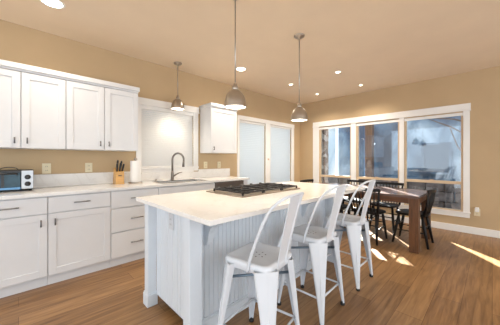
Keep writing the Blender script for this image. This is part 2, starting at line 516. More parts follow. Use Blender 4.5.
# ------------------------------------------------------------------ outside the window wall
b = B(); b.box(XR + 0.12, 14, -5, 6.5, -0.35, -0.20)
tag(ob('ground', b, M['deck']), 'grey deck outside the triple window', 'deck', kind='structure')
XS = 7.6
nb = thing('sun_slit_screen', 'added blue grey board wall with sun slits and painted glare outside the windows', 'sun blocker', (XS, 2.5, -0.2))  # added to block the sun, with glare painted into its boards
ZB, ZT = -0.2, 4.3
def slab(low, high, m):
    """sun screen panel between two edge lines, each a list of (y, z) going up"""
    bb = B(); bb.prism(low + high[::-1], 'x', XS, XS + 0.04)
    ob('sun_screen_panel', bb, m, nb)
def vert(y): return [(y, ZB), (y, ZT)]
edges = [vert(-2.0),  # gaps shaped so slivers of sun land on floor and table
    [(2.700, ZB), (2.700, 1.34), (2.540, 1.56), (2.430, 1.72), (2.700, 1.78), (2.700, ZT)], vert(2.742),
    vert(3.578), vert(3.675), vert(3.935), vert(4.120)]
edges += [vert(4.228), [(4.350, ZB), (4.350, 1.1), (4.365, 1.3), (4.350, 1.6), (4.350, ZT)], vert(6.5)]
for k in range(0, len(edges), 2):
    slab(edges[k], edges[k + 1], M['boards'] if k < 4 else M['glareboards'])  # paler panels carry the glare seen through the left window
b = B(); b.box(XS + 0.04, XS + 0.09, -2, 6.5, 4.15, 4.3); b.box(XS + 0.04, XS + 0.09, -2, 6.5, -0.2, 0.1); ob('sun_screen_rail', b, M['postw'], nb)
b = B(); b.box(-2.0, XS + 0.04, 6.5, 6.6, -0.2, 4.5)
tag(ob('sun_block_wall', b, M['glareboards']), 'added unseen pale wall blocking the sun beyond the sink window', 'wall', kind='structure')  # unseen wall added to keep the sun off the sink blind
b = B(); b.box(-2.8, XR + 0.12, W + 0.12, 6.5, -0.35, -0.20)
tag(ob('side_yard', b, M['deck']), 'grey paving between the kitchen wall and the added sun blocking wall', 'ground', kind='structure')
hw = thing('outside_window', 'dark pane in a pale frame on the boards outside', 'window', (XS, 1.0, 1.0))
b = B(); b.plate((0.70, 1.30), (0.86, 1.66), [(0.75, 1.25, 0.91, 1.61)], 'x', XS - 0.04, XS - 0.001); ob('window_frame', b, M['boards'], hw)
b = B(); b.box(XS - 0.02, XS - 0.001, 0.75, 1.25, 0.91, 1.61); ob('pane', b, M['pane'], hw)
b = B()
z = -0.2
while z < 3.1:
    h = random.uniform(0.09, 0.17)
    j = random.uniform(-0.012, 0.012)
    b.box(5.62 + j, 5.84 + j, 3.015 + j, 3.29 - j, z, z + h, 0.012)
    z += h
tag(ob('stone_pillar', b, M['stone']), 'rough stacked stone pillar outside the left pane', 'pillar')
b = B()
for k in range(14):
    for q in range(4):
        y_ = -1.2 + k * 0.36 + (q % 2) * 0.18 + random.uniform(-.01, .01)
        b.box(7.0 + random.uniform(-.015, .015), 7.2, y_, y_ + 0.345, -0.2 + q * 0.23, -0.2 + q * 0.23 + 0.22, 0.015)
tag(ob('shadow_standin_wall', b, M['standin_stone']), 'added low grey brown stone wall standing in for shadow behind the lower panes', 'wall')  # dark wall added in place of deck and fence shadow
bt = thing('bare_tree', 'thin bare tree with a dark slanting branch outside the right pane', 'tree', (6.6, 0.30, -0.2))
b = B(); b.tube([(6.6, .30, -.2), (6.6, .31, 1.0), (6.62, .28, 2.2), (6.6, .30, 3.4)], [.07, .06, .045, .02], 10); ob('trunk', b, M['postw'], bt)
for P in ([(6.6, .31, 1.70), (6.6, .62, 1.93), (6.6, .85, 2.06), (6.6, 1.15, 2.24)], [(6.61, .29, 1.95), (6.55, .55, 2.08), (6.5, .9, 2.14)], [(6.6, .31, 1.2), (6.5, .5, 1.5), (6.45, .62, 1.9)]):
    b = B(); b.tube(P, [.02, .015, .011, .005][:len(P)], 8); ob('branch', b, M['postw'], bt)
b = B(); b.box(6.22, 6.38, 2.07, 2.24, -0.2, 3.6, 0.01)
tag(ob('timber_post', b, M['postw']), 'brown timber post outside the middle pane', 'post')

# ------------------------------------------------------------------ cabinets on the left wall
YF = W - 0.61         # base door faces
YU = W - 0.335        # upper door faces

def shaker(bb, x0, x1, z0, z1, yf, st=0.062, sgn=1):
    """shaker front facing -y (sgn 1) or +y (sgn -1)"""
    def bx(xa, xb, za, zb, d0, d1, bev):
        ya, yb = sorted((yf + sgn * d0, yf + sgn * d1)); bb.box(xa, xb, ya, yb, za, zb, bev, 1)
    bx(x0, x0 + st, z0, z1, 0, 0.02, 0.0015); bx(x1 - st, x1, z0, z1, 0, 0.02, 0.0015)
    bx(x0 + st, x1 - st, z0, z0 + st, 0, 0.02, 0.0015); bx(x0 + st, x1 - st, z1 - st, z1, 0, 0.02, 0.0015)
    bx(x0 + st - .004, x1 - st + .004, z0 + st - .004, z1 - st + .004, 0.009, 0.019, 0)

def bar_pull(p0, p1, yf, m, parent):
    bb = B()
    (xa, za), (xb, zb) = p0, p1
    bb.cyl((xa, yf - 0.030, za), (xb, yf - 0.030, zb), 0.0058, seg=10)
    for t in (0.14, 0.86):
        x, z = xa + (xb - xa) * t, za + (zb - za) * t
        bb.cyl((x, yf - 0.030, z), (x, yf + 0.001, z), 0.0045, seg=8)
    ob('handle', bb, m, parent)

def upper(x0, x1, doors, label, zb=1.345, zt=2.105, handles=()):
    u = thing('wall_cabinet', label, 'cabinet', ((x0 + x1) / 2, W, zb), group='white wall cabinets')
    bb = B(); bb.box(x0 + .001, x1 - .001, YU + 0.021, W, zb, zt, 0.001, 1); ob('cabinet_body', bb, M['cab'], u)
    n = len(doors) - 1
    for i in range(n):
        bb = B(); shaker(bb, doors[i] + .003, doors[i + 1] - .003, zb + .004, zt - .004, YU)
        d = ob('door', bb, M['cab'], u)
        hx = handles[i]
        bar_pull((hx, zb + 0.045), (hx, zb + 0.105), YU, M['darkpull'], d)
    return u

upper(-0.355, 0.372, [-0.355, 0.017, 0.372], 'white double door wall cabinet over the toaster oven', handles=(-0.028, 0.062))
upper(0.372, 1.130, [0.372, 0.740, 1.130], 'white double door wall cabinet over the knife block', handles=(0.695, 0.785))
u = upper(2.285, 2.858, [2.285, 2.858], 'small white single door wall cabinet right of the sink window', handles=(2.335,))
# crowns belong to the cabinet runs
for (xa, xb, lab) in ((-0.355, 1.130, 'white crown moulding along the long wall cabinet run'), (2.285, 2.858, 'short white crown moulding capping the small wall cabinet')):
    bb = B(); bb.box(xa, xb + 0.0, YU - 0.004, W, 2.105, 2.125, 0.002); bb.box(xa - (0.0 if xa < 0 else 0.012), xb + 0.012, YU - 0.022, W, 2.125, 2.178, 0.004)
    tag(ob('crown_moulding', bb, M['cab']), lab, 'moulding')

def base_body(u, x0, x1):
    bb = B(); bb.box(x0 + .001, x1 - .001, YF + 0.021, W, 0.10, 0.884); ob('cabinet_body', bb, M['cab'], u)
    bb = B(); bb.box(x0 + .001, x1 - .001, YF + 0.060, W, 0, 0.10); ob('toe_kick', bb, M['cab'], u)

def drawer(u, x0, x1, z0, z1, hw=0.14, hx=None):
    bb = B(); bb.box(x0 + .003, x1 - .003, YF, YF + 0.02, z0, z1, 0.002, 1)
    d = ob('drawer', bb, M['cab'], u)
    if hw:
        hx = hx if hx else (x0 + x1) / 2
        zc = (z0 + z1) / 2 + 0.005
        bar_pull((hx - hw / 2, zc), (hx + hw / 2, zc), YF, M['pull'], d)

BW = 'white base cabinets'
for (x0, x1, hx, lab) in ((-0.335, 0.202, 0.150, 'white base cabinet under the toaster oven, one drawer and one door'), (0.202, 0.741, 0.255, 'white base cabinet with one drawer and one door beside the drawer stack')):
    u = thing('base_cabinet', lab, 'cabinet', ((x0 + x1) / 2, W, 0), group=BW)
    base_body(u, x0, x1)
    drawer(u, x0, x1, 0.715, 0.868)
    bb = B(); shaker(bb, x0 + .003, x1 - .003, 0.112, 0.705, YF)
    d = ob('door', bb, M['cab'], u)
    bar_pull((hx, 0.595), (hx, 0.66), YF, M['darkpull'], d)
u = thing('base_cabinet', 'white base cabinet with three stacked drawers left of the sink', 'cabinet', (1.01, W, 0), group=BW)
base_body(u, 0.741, 1.283)
for z0, z1 in ((0.680, 0.868), (0.405, 0.668), (0.112, 0.393)): drawer(u, 0.741, 1.283, z0, z1)
u = thing('base_cabinet', 'white sink base cabinet with two doors below the faucet', 'cabinet', (1.725, YF + 0.3, 0), group=BW)
bb = B()
bb.box(1.284, 1.302, YF + 0.021, W - .02, 0.10, 0.884); bb.box(2.148, 2.166, YF + 0.021, W - .02, 0.10, 0.884); bb.box(1.302, 2.148, YF + 0.021, W - .02, 0.10, 0.12); bb.box(1.302, 2.148, YF + 0.021, YF + 0.03, 0.12, 0.884)
ob('cabinet_body', bb, M['cab'], u)
bb = B(); bb.box(1.284, 2.166, YF + 0.060, W - .02, 0, 0.10); ob('toe_kick', bb, M['cab'], u)
bb = B(); bb.box(1.286, 2.164, YF, YF + 0.02, 0.715, 0.868, 0.002, 1); ob('false_front', bb, M['cab'], u)
for x0, x1, hx in ((1.283, 1.725, 1.675), (1.725, 2.167, 1.775)):
    bb = B(); shaker(bb, x0 + .003, x1 - .003, 0.112, 0.705, YF)
    d = ob('door', bb, M['cab'], u); bar_pull((hx, 0.595), (hx, 0.66), YF, M['darkpull'], d)
# dishwasher
dw = thing('dishwasher', 'dark stainless dishwasher at the end of the counter', 'dishwasher', (2.47, W, 0))
bb = B(); bb.box(2.172, 2.768, YF + 0.03, W - 0.02, 0.0, 0.878); ob('tub', bb, M['blackp'], dw)
bb = B(); bb.box(2.174, 2.766, YF - 0.005, YF + 0.03, 0.11, 0.872, 0.004)
d = ob('door', bb, mat('dark_stainless', (0.22, 0.19, 0.17), 0.35, 0.9), dw)
bb = B(); bb.cyl((2.22, YF - 0.045, 0.77), (2.72, YF - 0.045, 0.77), 0.010)
for x in (2.25, 2.69): bb.cyl((x, YF - 0.045, 0.77), (x, YF - 0.004, 0.77), 0.007)
ob('handle', bb, M['steel'], d)
bb = B(); bb.box(2.772, 2.862, YF + 0.0, W, 0, 0.884, 0.002)
tag(ob('end_panel', bb, M['cab']), 'white end panel closing the counter run beside the dishwasher', 'panel')

SKH = (1.36, 2.06, 3.045, 3.385)
bb = B(); bb.plate((-0.9, 2.885), (W - 0.64, W), [SKH], 'z', 0.884, 0.914)
tag(ob('countertop', bb, M['quartz']), 'long white stone countertop along the left wall with the sink cut out', 'countertop')
bb = B(); bb.box(-0.9, 1.205, W - 0.021, W - .001, 0.914, 1.062, 0.002); bb.box(1.205, 2.245, W - 0.021, W - .001, 0.914, 1.026, 0.002); bb.box(2.245, 2.95, W - 0.021, W - .001, 0.914, 1.062, 0.002)
tag(ob('backsplash', bb, M['quartz']), 'low white stone upstand along the back of the left counter', 'backsplash')
# base cabinet run continues out of frame to the left
bb = B(); bb.box(-0.88, -0.337, YF, W, 0.0, 0.884, 0.002)
tag(ob('side_panel', bb, M['cab']), 'plain white cabinet side at the left edge under the counter', 'panel')
# sink
sk = thing('kitchen_sink', 'dark metal undermount sink below the faucet', 'sink', (1.71, 3.21, 0.68))
bb = B(); x0, x1, y0, y1 = SKH
bb.plate((x0 - .012, x1 + .012), (y0 - .012, y1 + .012), [(x0, x1, y0, y1)], 'z', 0.70, 0.883); bb.box(x0 - .012, x1 + .012, y0 - .012, y1 + .012, 0.685, 0.70)
ob('basin', bb, M['sinkm'], sk)
bb = B(); bb.plate((x0 - .003, x1 + .003), (y0 - .003, y1 + .003), [(x0 + .010, x1 - .010, y0 + .010, y1 - .010)], 'z', 0.9142, 0.9175); ob('rim', bb, M['sinkm'], sk)
bb = B(); bb.cyl((1.71, 3.21, 0.70), (1.71, 3.21, 0.704), 0.045); ob('drain', bb, M['steel'], sk)
# faucet
fc = thing('kitchen_faucet', 'tall brushed nickel gooseneck faucet behind the sink', 'faucet', (1.70, 3.455, 0.914))
fx, fy = 1.70, 3.455
bb = B(); bb.lathe([(0.030, 0.914), (0.030, 0.922), (0.024, 0.930), (0.021, 1.02), (0.016, 1.06)], fx, fy, close=True); ob('faucet_base', bb, M['darknickel'], fc)
dx, dy = 0.62, -0.78
pts = [(fx, fy, 1.05), (fx, fy, 1.20)]
for k in range(0, 15):
    a = math.pi * k / 14 * 1.06
    r = 0.092
    pts.append((fx + dx * r * (1 - math.cos(a)), fy + dy * r * (1 - math.cos(a)), 1.225 + 0.105 * math.sin(a)))
bb = B(); bb.tube(pts, 0.0145, 12); ob('spout', bb, M['darknickel'], fc)
e = Vector(pts[-1]); dirv = (e - Vector(pts[-2])).normalized()
bb = B(); bb.cyl(e - dirv * 0.005, e + dirv * 0.085, 0.0145, 0.0185); ob('spray_head', bb, M['darknickel'], fc)
bb = B(); bb.tube([(fx + .01, fy - .014, 0.975), (fx + .04, fy - .03, 1.0), (fx + .085, fy - .05, 1.026), (fx + .13, fy - .065, 1.036)], [0.013, 0.011, 0.008, 0.006], 10); ob('lever', bb, M['darknickel'], fc)
# side soap button
bb = B(); bb.lathe([(0.018, 0.914), (0.018, 0.924), (0.012, 0.930), (0.010, 0.945), (0.0, 0.947)], 1.45, 3.46)
tag(ob('soap_pump', bb, M['nickel']), 'short nickel button on the counter left of the faucet', 'soap pump')

# ------------------------------------------------------------------ things on the left counter
# toaster oven
X0, X1, Y0, Y1, Z0 = -0.285, 0.112, 3.29, 3.565, 0.914
to = thing('toaster_oven', 'black and steel toaster oven at the left end of the counter', 'toaster oven', ((X0 + X1) / 2, (Y0 + Y1) / 2, Z0))
bb = B(); bb.box(X0, X1, Y0 + 0.012, Y1, Z0 + 0.018, Z0 + 0.212, 0.008); ob('body', bb, M['blackp'], to)
bb = B(); bb.box(0.020, X1 - 0.002, Y0, Y0 + 0.014, Z0 + 0.022, Z0 + 0.208, 0.003); cp = ob('control_panel', bb, M['steel'], to)
for z in (Z0 + 0.140, Z0 + 0.072):
    bb = B(); bb.cyl((0.066, Y0 + 0.002, z), (0.066, Y0 - 0.020, z), 0.025, 0.021); bb.box(0.062, 0.070, Y0 - 0.026, Y0 - 0.018, z - 0.02, z + 0.02, 0.002); ob('knob', bb, M['blackp'], cp)
bb = B(); bb.box(X0 + 0.008, 0.014, Y0, Y0 + 0.012, Z0 + 0.045, Z0 + 0.185, 0.003); dd = ob('oven_door', bb, M['ovenglass'], to)
bb = B(); bb.box(X0 + 0.008, 0.014, Y0 - 0.004, Y0 + 0.010, Z0 + 0.020, Z0 + 0.044, 0.002); ob('crumb_tray', bb, mat('blue_grey_steel_tray', (0.12, 0.25, 0.40), 0.2, 0.6), to)
bb = B(); bb.tube([(X0 + 0.03, Y0, Z0 + 0.168), (X0 + 0.03, Y0 - 0.03, Z0 + 0.178), (-0.01, Y0 - 0.03, Z0 + 0.178), (-0.01, Y0, Z0 + 0.168)], 0.008); ob('handle', bb, M['blackp'], dd)
bb = B(); bb.box(-0.120, -0.100, Y0 - 0.003, Y0 + 0.001, Z0 + 0.022, Z0 + 0.19, 0.001); ob('door_strip', bb, M['blackp'], dd)
for x in (X0 + 0.03, X1 - 0.025):
    for y in (Y0 + 0.03, Y1 - 0.03):
        bb = B(); bb.cyl((x, y, Z0), (x, y, Z0 + 0.022), 0.013, seg=12); ob('foot', bb, M['rubber'], to)
pts = [(-0.07 + 0.065 * math.cos(a), Y0 + 0.06 + 0.02 * math.sin(a), Z0 + 0.2155 + 0.024 * math.sin(a)) for a in [math.pi * k / 12 for k in range(13)]]
bb = B(); bb.tube(pts, 0.004, 8)
tag(ob('cord_loop', bb, M['blackp']), 'black cord looped on top of the toaster oven', 'cord')

# knife block
kx, ky = 0.935, 3.40
kb = thing('knife_block', 'honey wood knife block with black handled knives', 'knife block', (kx, ky, 0.914))
lean = 0.30
prof = [(-0.055, 0.0), (0.085, 0.0), (0.085, 0.05), (0.045, 0.215), (-0.045, 0.160)]
bb = B(); bb.prism([(ky + a, 0.914 + z) for a, z in prof], 'x', kx - 0.050, kx + 0.050, 0.004); ob('block', bb, M['bamboo'], kb)
up = Vector((0, -0.42, 0.90)).normalized()
for (dx_, t, ln) in ((-0.030, 0.2, 0.105), (0.0, 0.2, 0.115), (0.031, 0.2, 0.10), (-0.018, 0.65, 0.125), (0.018, 0.65, 0.115)):
    p = Vector((kx + dx_, ky - 0.045 + 0.09 * t, 0.914 + 0.160 + 0.055 * t))
    lean_x = Vector((dx_ * 0.3, 0, 0))
    q = p + up * ln + lean_x
    bb = B(); bb.tube([p - up * 0.01, p + up * 0.01, p + (q - p) * 0.5, p + (q - p) * 0.9, q], [0.009, 0.0105, 0.0125, 0.0115, 0.007], 8, flat=1.2)
    ob('knife_handle', bb, M['blackp'], kb)
bb = B(); bb.box(kx - 0.02, kx + 0.02, ky - 0.0532, ky - 0.050, 0.914 + 0.105, 0.914 + 0.117); ob('badge', bb, M['postw'], kb)

# paper towels
px_, py_ = 1.128, 3.36
pt = thing('paper_towel_holder', 'paper towel roll on a round nickel stand', 'paper towels', (px_, py_, 0.914))
bb = B(); bb.lathe([(0.0, 0.914), (0.088, 0.914), (0.088, 0.926), (0.080, 0.931), (0.0, 0.932)], px_, py_); ob('base', bb, M['nickel'], pt)
bb = B(); bb.cyl((px_, py_, 0.93), (px_, py_, 1.225), 0.008, seg=12); bb.lathe([(0.008, 1.218), (0.020, 1.224), (0.022, 1.24), (0.016, 1.252), (0.0, 1.256)], px_, py_, 20); ob('pole', bb, M['nickel'], pt)
bb = B(); bb.lathe([(0.02, 0.9325), (0.064, 0.9325), (0.066, 0.936), (0.066, 1.212), (0.064, 1.215), (0.02, 1.215), (0.02, 0.9325)], px_, py_); ob('paper_roll', bb, M['paper'], pt)

# outlets
def outlet(name, label, axis, pos, m, w=0.075, h=0.118, slots=True, group=None):
    """axis 'y': on left wall facing -y; 'x': facing -x"""
    o = thing(name, label, 'outlet', pos, group=group)
    x, y, z = pos
    def bx(bb, u0, u1, z0, z1, d0, d1, bev=0.0):
        if axis == 'y': bb.box(x + u0, x + u1, y - d1, y - d0, z + z0, z + z1, bev)
        else: bb.box(x - d1, x - d0, y + u0, y + u1, z + z0, z + z1, bev)
    bb = B(); bx(bb, -w / 2, w / 2, -h / 2, h / 2, 0, 0.006, 0.002); ob('cover_plate', bb, m, o)
    for zc in (0.022, -0.022):
        bb = B(); bx(bb, -0.017, 0.017, zc - 0.015, zc + 0.015, 0.006, 0.009, 0.001); r = ob('socket', bb, m, o)
        if slots:
            bb = B()
            for u in (-0.007, 0.007): bx(bb, u - 0.0015, u + 0.0015, zc - 0.006, zc + 0.006, 0.009, 0.0096)
            ob('slots', bb, M['slot'], r)
    return o
OG = 'almond outlets on the left wall'
outlet('wall_outlet', 'almond outlet just right of the toaster oven', 'y', (0.231, W, 1.128), M['almond'], 0.078, group=OG)
outlet('wall_outlet', 'almond outlet left of the knife block', 'y', (0.640, W, 1.130), M['almond'], 0.078, group=OG)
outlet('wall_outlet', 'almond outlet under the small cabinet, nearer the sink window', 'y', (2.40, W, 1.135), M['almond'], group=OG)
outlet('wall_outlet', 'almond outlet under the small cabinet, nearer its right end', 'y', (2.70, W, 1.135), M['almond'], group=OG)
ol = outlet('wall_outlet', 'white outlet with a plugged in adapter on the window wall', 'x', (XR, 0.175, 0.365), M['almond'])
bb = B(); bb.box(XR - 0.045, XR - 0.009, 0.150, 0.200, 0.375, 0.450, 0.008)
tag(ob('plug_in_adapter', bb, M['whitep']), 'white plug-in adapter in the window wall outlet', 'adapter')
bb = B(); bb.box(XR - 0.020, XR - 0.0155, 0.415, 0.46, 0.035, 0.085, 0.001)
tag(ob('baseboard_plate', bb, M['whitep']), 'small white cable plate on the baseboard behind the end chair', 'plate')

# ------------------------------------------------------------------ island
IX0, IX1, IY0, IY1 = 0.705, 2.86, 1.022, 2.095
isl = thing('kitchen_island', 'pale grey beadboard island with corner posts and brackets', 'kitchen island', (1.78, 1.75, 0))
bb = B(); bb.box(0.865, 2.700, 1.456, 2.045, 0.10, 0.884); ob('body', bb, M['isl'], isl)
bb = B(); bb.box(0.90, 2.665, 1.46, 1.98, 0.0, 0.10); ob('toe_kick', bb, M['kick'], isl)
def bead(lo, hi, front, back, sgn):
    """outline of a grooved panel: list of (u, depth)"""
    p = [(lo, back), (lo, front)]
    n = int((hi - lo) / 0.040)
    for k in range(1, n):
        u = lo + (hi - lo) * k / n
        p += [(u - 0.0035, front), (u - 0.001, front + sgn * 0.006), (u + 0.001, front + sgn * 0.006), (u + 0.0035, front)]
    p += [(hi, front), (hi, back)]
    return p
bb = B(); bb.prism(bead(0.868, 2.700, 1.438, 1.456, 1), 'z', 0.0, 0.884); ob('beadboard_panel', bb, M['isl'], isl)
bb = B(); bb.prism([(d, u) for u, d in bead(1.421, 2.003, 0.842, 0.865, 1)], 'z', 0.085, 0.884); ob('beadboard_panel', bb, M['isl'], isl)
bb = B(); bb.prism([(d, u) for u, d in bead(1.421, 2.003, 2.722, 2.700, -1)], 'z', 0.085, 0.884); ob('beadboard_panel', bb, M['isl'], isl)
def post(x0, x1, y0, y1):
    bb = B(); bb.box(x0, x1, y0, y1, 0, 0.884, 0.003); p = ob('post', bb, M['isl'], isl)
    bb = B(); bb.box(x0 - .010, x1 + .008, y0 - .010, y1 + .008, 0, 0.098, 0.003)
    bb.box(x0 - .006, x1 + .005, y0 - .006, y1 + .005, 0.098, 0.110, 0.003); ob('base_block', bb, M['isl'], p)
post(0.772, 0.866, 1.335, 1.420)
post(0.772, 0.842, 2.004, 2.083)
post(2.702, 2.796, 1.335, 1.420)
post(2.724, 2.796, 2.004, 2.083)
bb = B(); bb.box(0.880, 2.690, 1.422, 1.4379, 0, 0.085, 0.002); bb.box(0.880, 2.690, 1.427, 1.4379, 0.085, 0.100, 0.003); ob('baseboard', bb, M['isl'], isl)
cor = [(1.4375, 0.884), (1.195, 0.884), (1.195, 0.835), (1.215, 0.825), (1.240, 0.825), (1.262, 0.812), (1.290, 0.785), (1.330, 0.772), (1.358, 0.755), (1.378, 0.715), (1.385, 0.675), (1.395, 0.645), (1.410, 0.625), (1.4375, 0.618)]
for x in (0.945, 1.565, 2.185):
    bb = B(); bb.prism(cor, 'x', x, x + 0.050, 0.002); ob('corbel', bb, M['isl'], isl)
for i in range(4):
    xa = 0.868 + i * 0.458
    bb = B(); shaker(bb, xa + .003, xa + 0.455, 0.112, 0.87, 2.066, sgn=-1); d = ob('door', bb, M['isl'], isl)
o_ = thing('island_outlet', 'grey outlet plate high on the end of the island', 'outlet', (0.842, 1.72, 0.755))
bb = B(); bb.box(0.8335, 0.8415, 1.682, 1.758, 0.695, 0.815, 0.002); ob('cover_plate', bb, M['greyp'], o_)
for z in (0.735, 0.775):
    bb = B(); bb.box(0.831, 0.834, 1.703, 1.737, z - .015, z + .015, 0.001); s_ = ob('socket', bb, M['greyp'], o_)
    bb = B(); bb.box(0.8304, 0.831, 1.711, 1.714, z - .006, z + .006); bb.box(0.8304, 0.831, 1.726, 1.729, z - .006, z + .006); ob('slots', bb, M['slot'], s_)
bb = B(); bb.box(IX0, IX1, IY0, IY1, 0.884, 0.914, 0.003)
tag(ob('island_countertop', bb, M['quartz']), 'white stone top of the island with a wide seating overhang', 'countertop')

# gas cooktop
CX0, CX1, CY0, CY1 = 1.315, 2.170, 1.445, 1.965
ck = thing('gas_cooktop', 'stainless gas cooktop with black grates set in the island', 'cooktop', ((CX0 + CX1) / 2, (CY0 + CY1) / 2, 0.914))
bb = B(); bb.box(CX0, CX1, CY0, CY1, 0.9142, 0.926, 0.004); ob('tray', bb, M['tray'], ck)
gw = (CX1 - CX0 - 0.05) / 3
for i in range(3):
    xa, xb = CX0 + 0.025 + i * gw + 0.004, CX0 + 0.025 + (i + 1) * gw - 0.004
    ya, yb = CY0 + 0.018, CY1 - 0.085
    bb = B(); h0, h1, t = 0.942, 0.955, 0.013
    bb.box(xa, xb, ya, ya + t, h0, h1, 0.003); bb.box(xa, xb, yb - t, yb, h0, h1, 0.003); bb.box(xa, xa + t, ya, yb, h0, h1, 0.003); bb.box(xb - t, xb, ya, yb, h0, h1, 0.003)
    xm, ym = (xa + xb) / 2, (ya + yb) / 2
    bb.box(xm - t / 2, xm + t / 2, ya, yb, h0, h1 + .004, 0.003); bb.box(xa, xb, ym - t / 2, ym + t / 2, h0, h1 + .004, 0.003)
    for yq in (ya + (yb - ya) * .25, ya + (yb - ya) * .75): bb.box(xa, xb, yq - t / 2, yq + t / 2, h0, h1 + .004, 0.003)
    for (x, y) in ((xa, ya), (xb - t, ya), (xa, yb - t), (xb - t, yb - t)): bb.box(x, x + t, y, y + t, 0.926, h0 + .002)
    ob('grate', bb, M['iron'], ck)
    ys = (ym,) if i == 1 else (ya + (yb - ya) * .25, ya + (yb - ya) * .75)
    for y in ys:
        r = 0.055 if i == 1 else 0.040
        bb = B(); bb.lathe([(r, 0.926), (r, 0.932), (r * .8, 0.935), (r * .8, 0.939), (0.0, 0.940)], xm, y, 24); ob('burner', bb, M['iron'], ck)
for k in range(5):
    x = CX0 + 0.12 + k * (CX1 - CX0 - 0.24) / 4
    bb = B(); bb.lathe([(0.021, 0.926), (0.021, 0.932), (0.017, 0.936), (0.015, 0.958), (0.0, 0.960)], x, CY1 - 0.042, 20); ob('knob', bb, M['blackp'], ck)

# ------------------------------------------------------------------ counter stools
def make_stool(label):
    st = thing('counter_stool', label, 'stool', (0, 0, 0), group='white metal counter stools at the island')
    H_ = 0.625; hw = 0.168
    # seat: dished pan with rolled edge
    def rr(half, rad, n=6):
        out = []
        for (cx, cy, a0) in ((1, 1, 0), (-1, 1, 90), (-1, -1, 180), (1, -1, 270)):
            for k in range(n + 1):
                a = math.radians(a0 + 90 * k / n)
                out.append((cx * (half - rad) + rad * math.cos(a), cy * (half - rad) + rad * math.sin(a)))
        return out
    t = bmesh.new()
    loops = []
    for half, rad, z in ((hw - .006, .045, H_ - .055), (hw, .05, H_ - .050), (hw, .05, H_ - .012), (hw - .006, .046, H_ - .002), (hw - .016, .04, H_), (hw - .030, .035, H_ - .003), (hw - .045, .03, H_ - .009), (.06, .02, H_ - .011)):
        loops.append([t.verts.new((x, y, z)) for x, y in rr(half, rad)])
    n = len(loops[0])
    for a, c in zip(loops, loops[1:]):
        for k in range(n): t.faces.new((a[k], a[(k + 1) % n], c[(k + 1) % n], c[k]))
    t.faces.new(loops[-1])
    bmesh.ops.recalc_face_normals(t, faces=t.faces[:])
    bb = B(); bb.merge(t, True)
    seat = ob('seat', bb, M['stool'], st)
    for (x, y) in ((0, 0), (.04, .0), (-.04, .0), (.02, .035), (-.02, .035), (.02, -.035), (-.02, -.035)):
        bb = B(); bb.cyl((x, y, H_ - .0112), (x, y, H_ - .0105), 0.0055, seg=12); ob('drain_hole', bb, M['hole'], seat)
    # legs: folded channels whose flat faces look out along the diagonals
    def legpos(f):
        z = (H_ - .030) * (1 - f) + 0.018 * f
        return 0.150 * (1 - f) + 0.194 * f, 0.150 * (1 - f) + 0.203 * f, z
    for sx in (-1, 1):
        for sy in (-1, 1):
            t = bmesh.new()
            rings = []
            NZ = 10
            n_ = Vector((sx, sy, 0)).normalized(); u_ = Vector((-n_.y, n_.x, 0))
            for k in range(NZ + 1):
                f = k / NZ
                x, y, z = legpos(f)
                c = Vector((sx * x, sy * y, z))
                w = (0.118 * (1 - f) ** 1.1 + 0.030) / 2
                dpt = 0.034 * (1 - f) + 0.014
                th = 0.004
                outer = [(-w * .94, -dpt), (-w, -.012), (-w * .93, -.004), (-w * .8, 0), (0, .004), (w * .8, 0), (w * .93, -.004), (w, -.012), (w * .94, -dpt)]
                inner = [(w * .94 - th, -dpt), (w - th, -.012), (w * .8 - th, -th), (0, 0), (-w * .8 + th, -th), (-w + th, -.012), (-w * .94 + th, -dpt)]
                rings.append([t.verts.new(c + u_ * a + n_ * d) for a, d in outer + inner])
            m_ = len(rings[0])
            for a, c in zip(rings, rings[1:]):
                for j in range(m_): t.faces.new((a[j], a[(j + 1) % m_], c[(j + 1) % m_], c[j]))
            t.faces.new(rings[0]); t.faces.new(rings[-1][::-1])
            bmesh.ops.recalc_face_normals(t, faces=t.faces[:])
            bb = B(); bb.merge(t, False)
            pts = []
            for f in (0.42, 0.47, 0.7, 0.86, 0.9):
                x, y, z = legpos(f); pts.append(Vector((sx * x, sy * y, z)) + n_ * .002)
            bb.tube(pts, [0.003, .007, .006, .005, .003], 8)
            lg = ob('leg', bb, M['stool'], st)
            p = Vector((sx * .194, sy * .203, 0)) - n_ * .012
            bb = B(); bb.lathe([(0.0, 0.0), (0.015, 0.0), (0.018, 0.004), (0.018, 0.022), (0.0, 0.024)], p.x, p.y, 14); ob('foot_cap', bb, M['rubber'], lg)
    # footrests: front/back and sides, upper braces under the seat
    zf = 0.185
    x, y, _ = legpos(1 - (zf - .018) / (H_ - .048))
    ox, oy = x - .016, y - .016
    for sy in (-1, 1):
        bb = B(); bb.tube([(-ox, sy * oy, zf), (ox, sy * oy, zf)], 0.008, 8); ob('footrest', bb, M['stool'], st)
    for sx in (-1, 1):
        bb = B(); bb.tube([(sx * ox, -oy, zf), (sx * ox, oy, zf)], 0.008, 8); ob('footrest', bb, M['stool'], st)
    zb = 0.49
    x, y, _ = legpos(1 - (zb - .018) / (H_ - .048))
    for sx in (-1, 1):
        e = Vector((sx * (x - .012), y - .012, zb + .004 * sx)); q = Vector((-e.x, -e.y, e.z))
        bb = B(); bb.tube([e, q], 0.0095, 8, flat=1.0); ob('cross_brace', bb, M['brace'], st)
    # back hoop: flat tube from the sides of the seat, sweeping up and back
    half = [(-.172, -.030, .575), (-.181, -.050, .640), (-.187, -.095, .755), (-.188, -.150, .880), (-.183, -.185, .945), (-.165, -.220, .992), (-.130, -.244, 1.015), (-.080, -.257, 1.024), (-.025, -.262, 1.027)]
    full = half + [(-x, y, z) for x, y, z in reversed(half)]
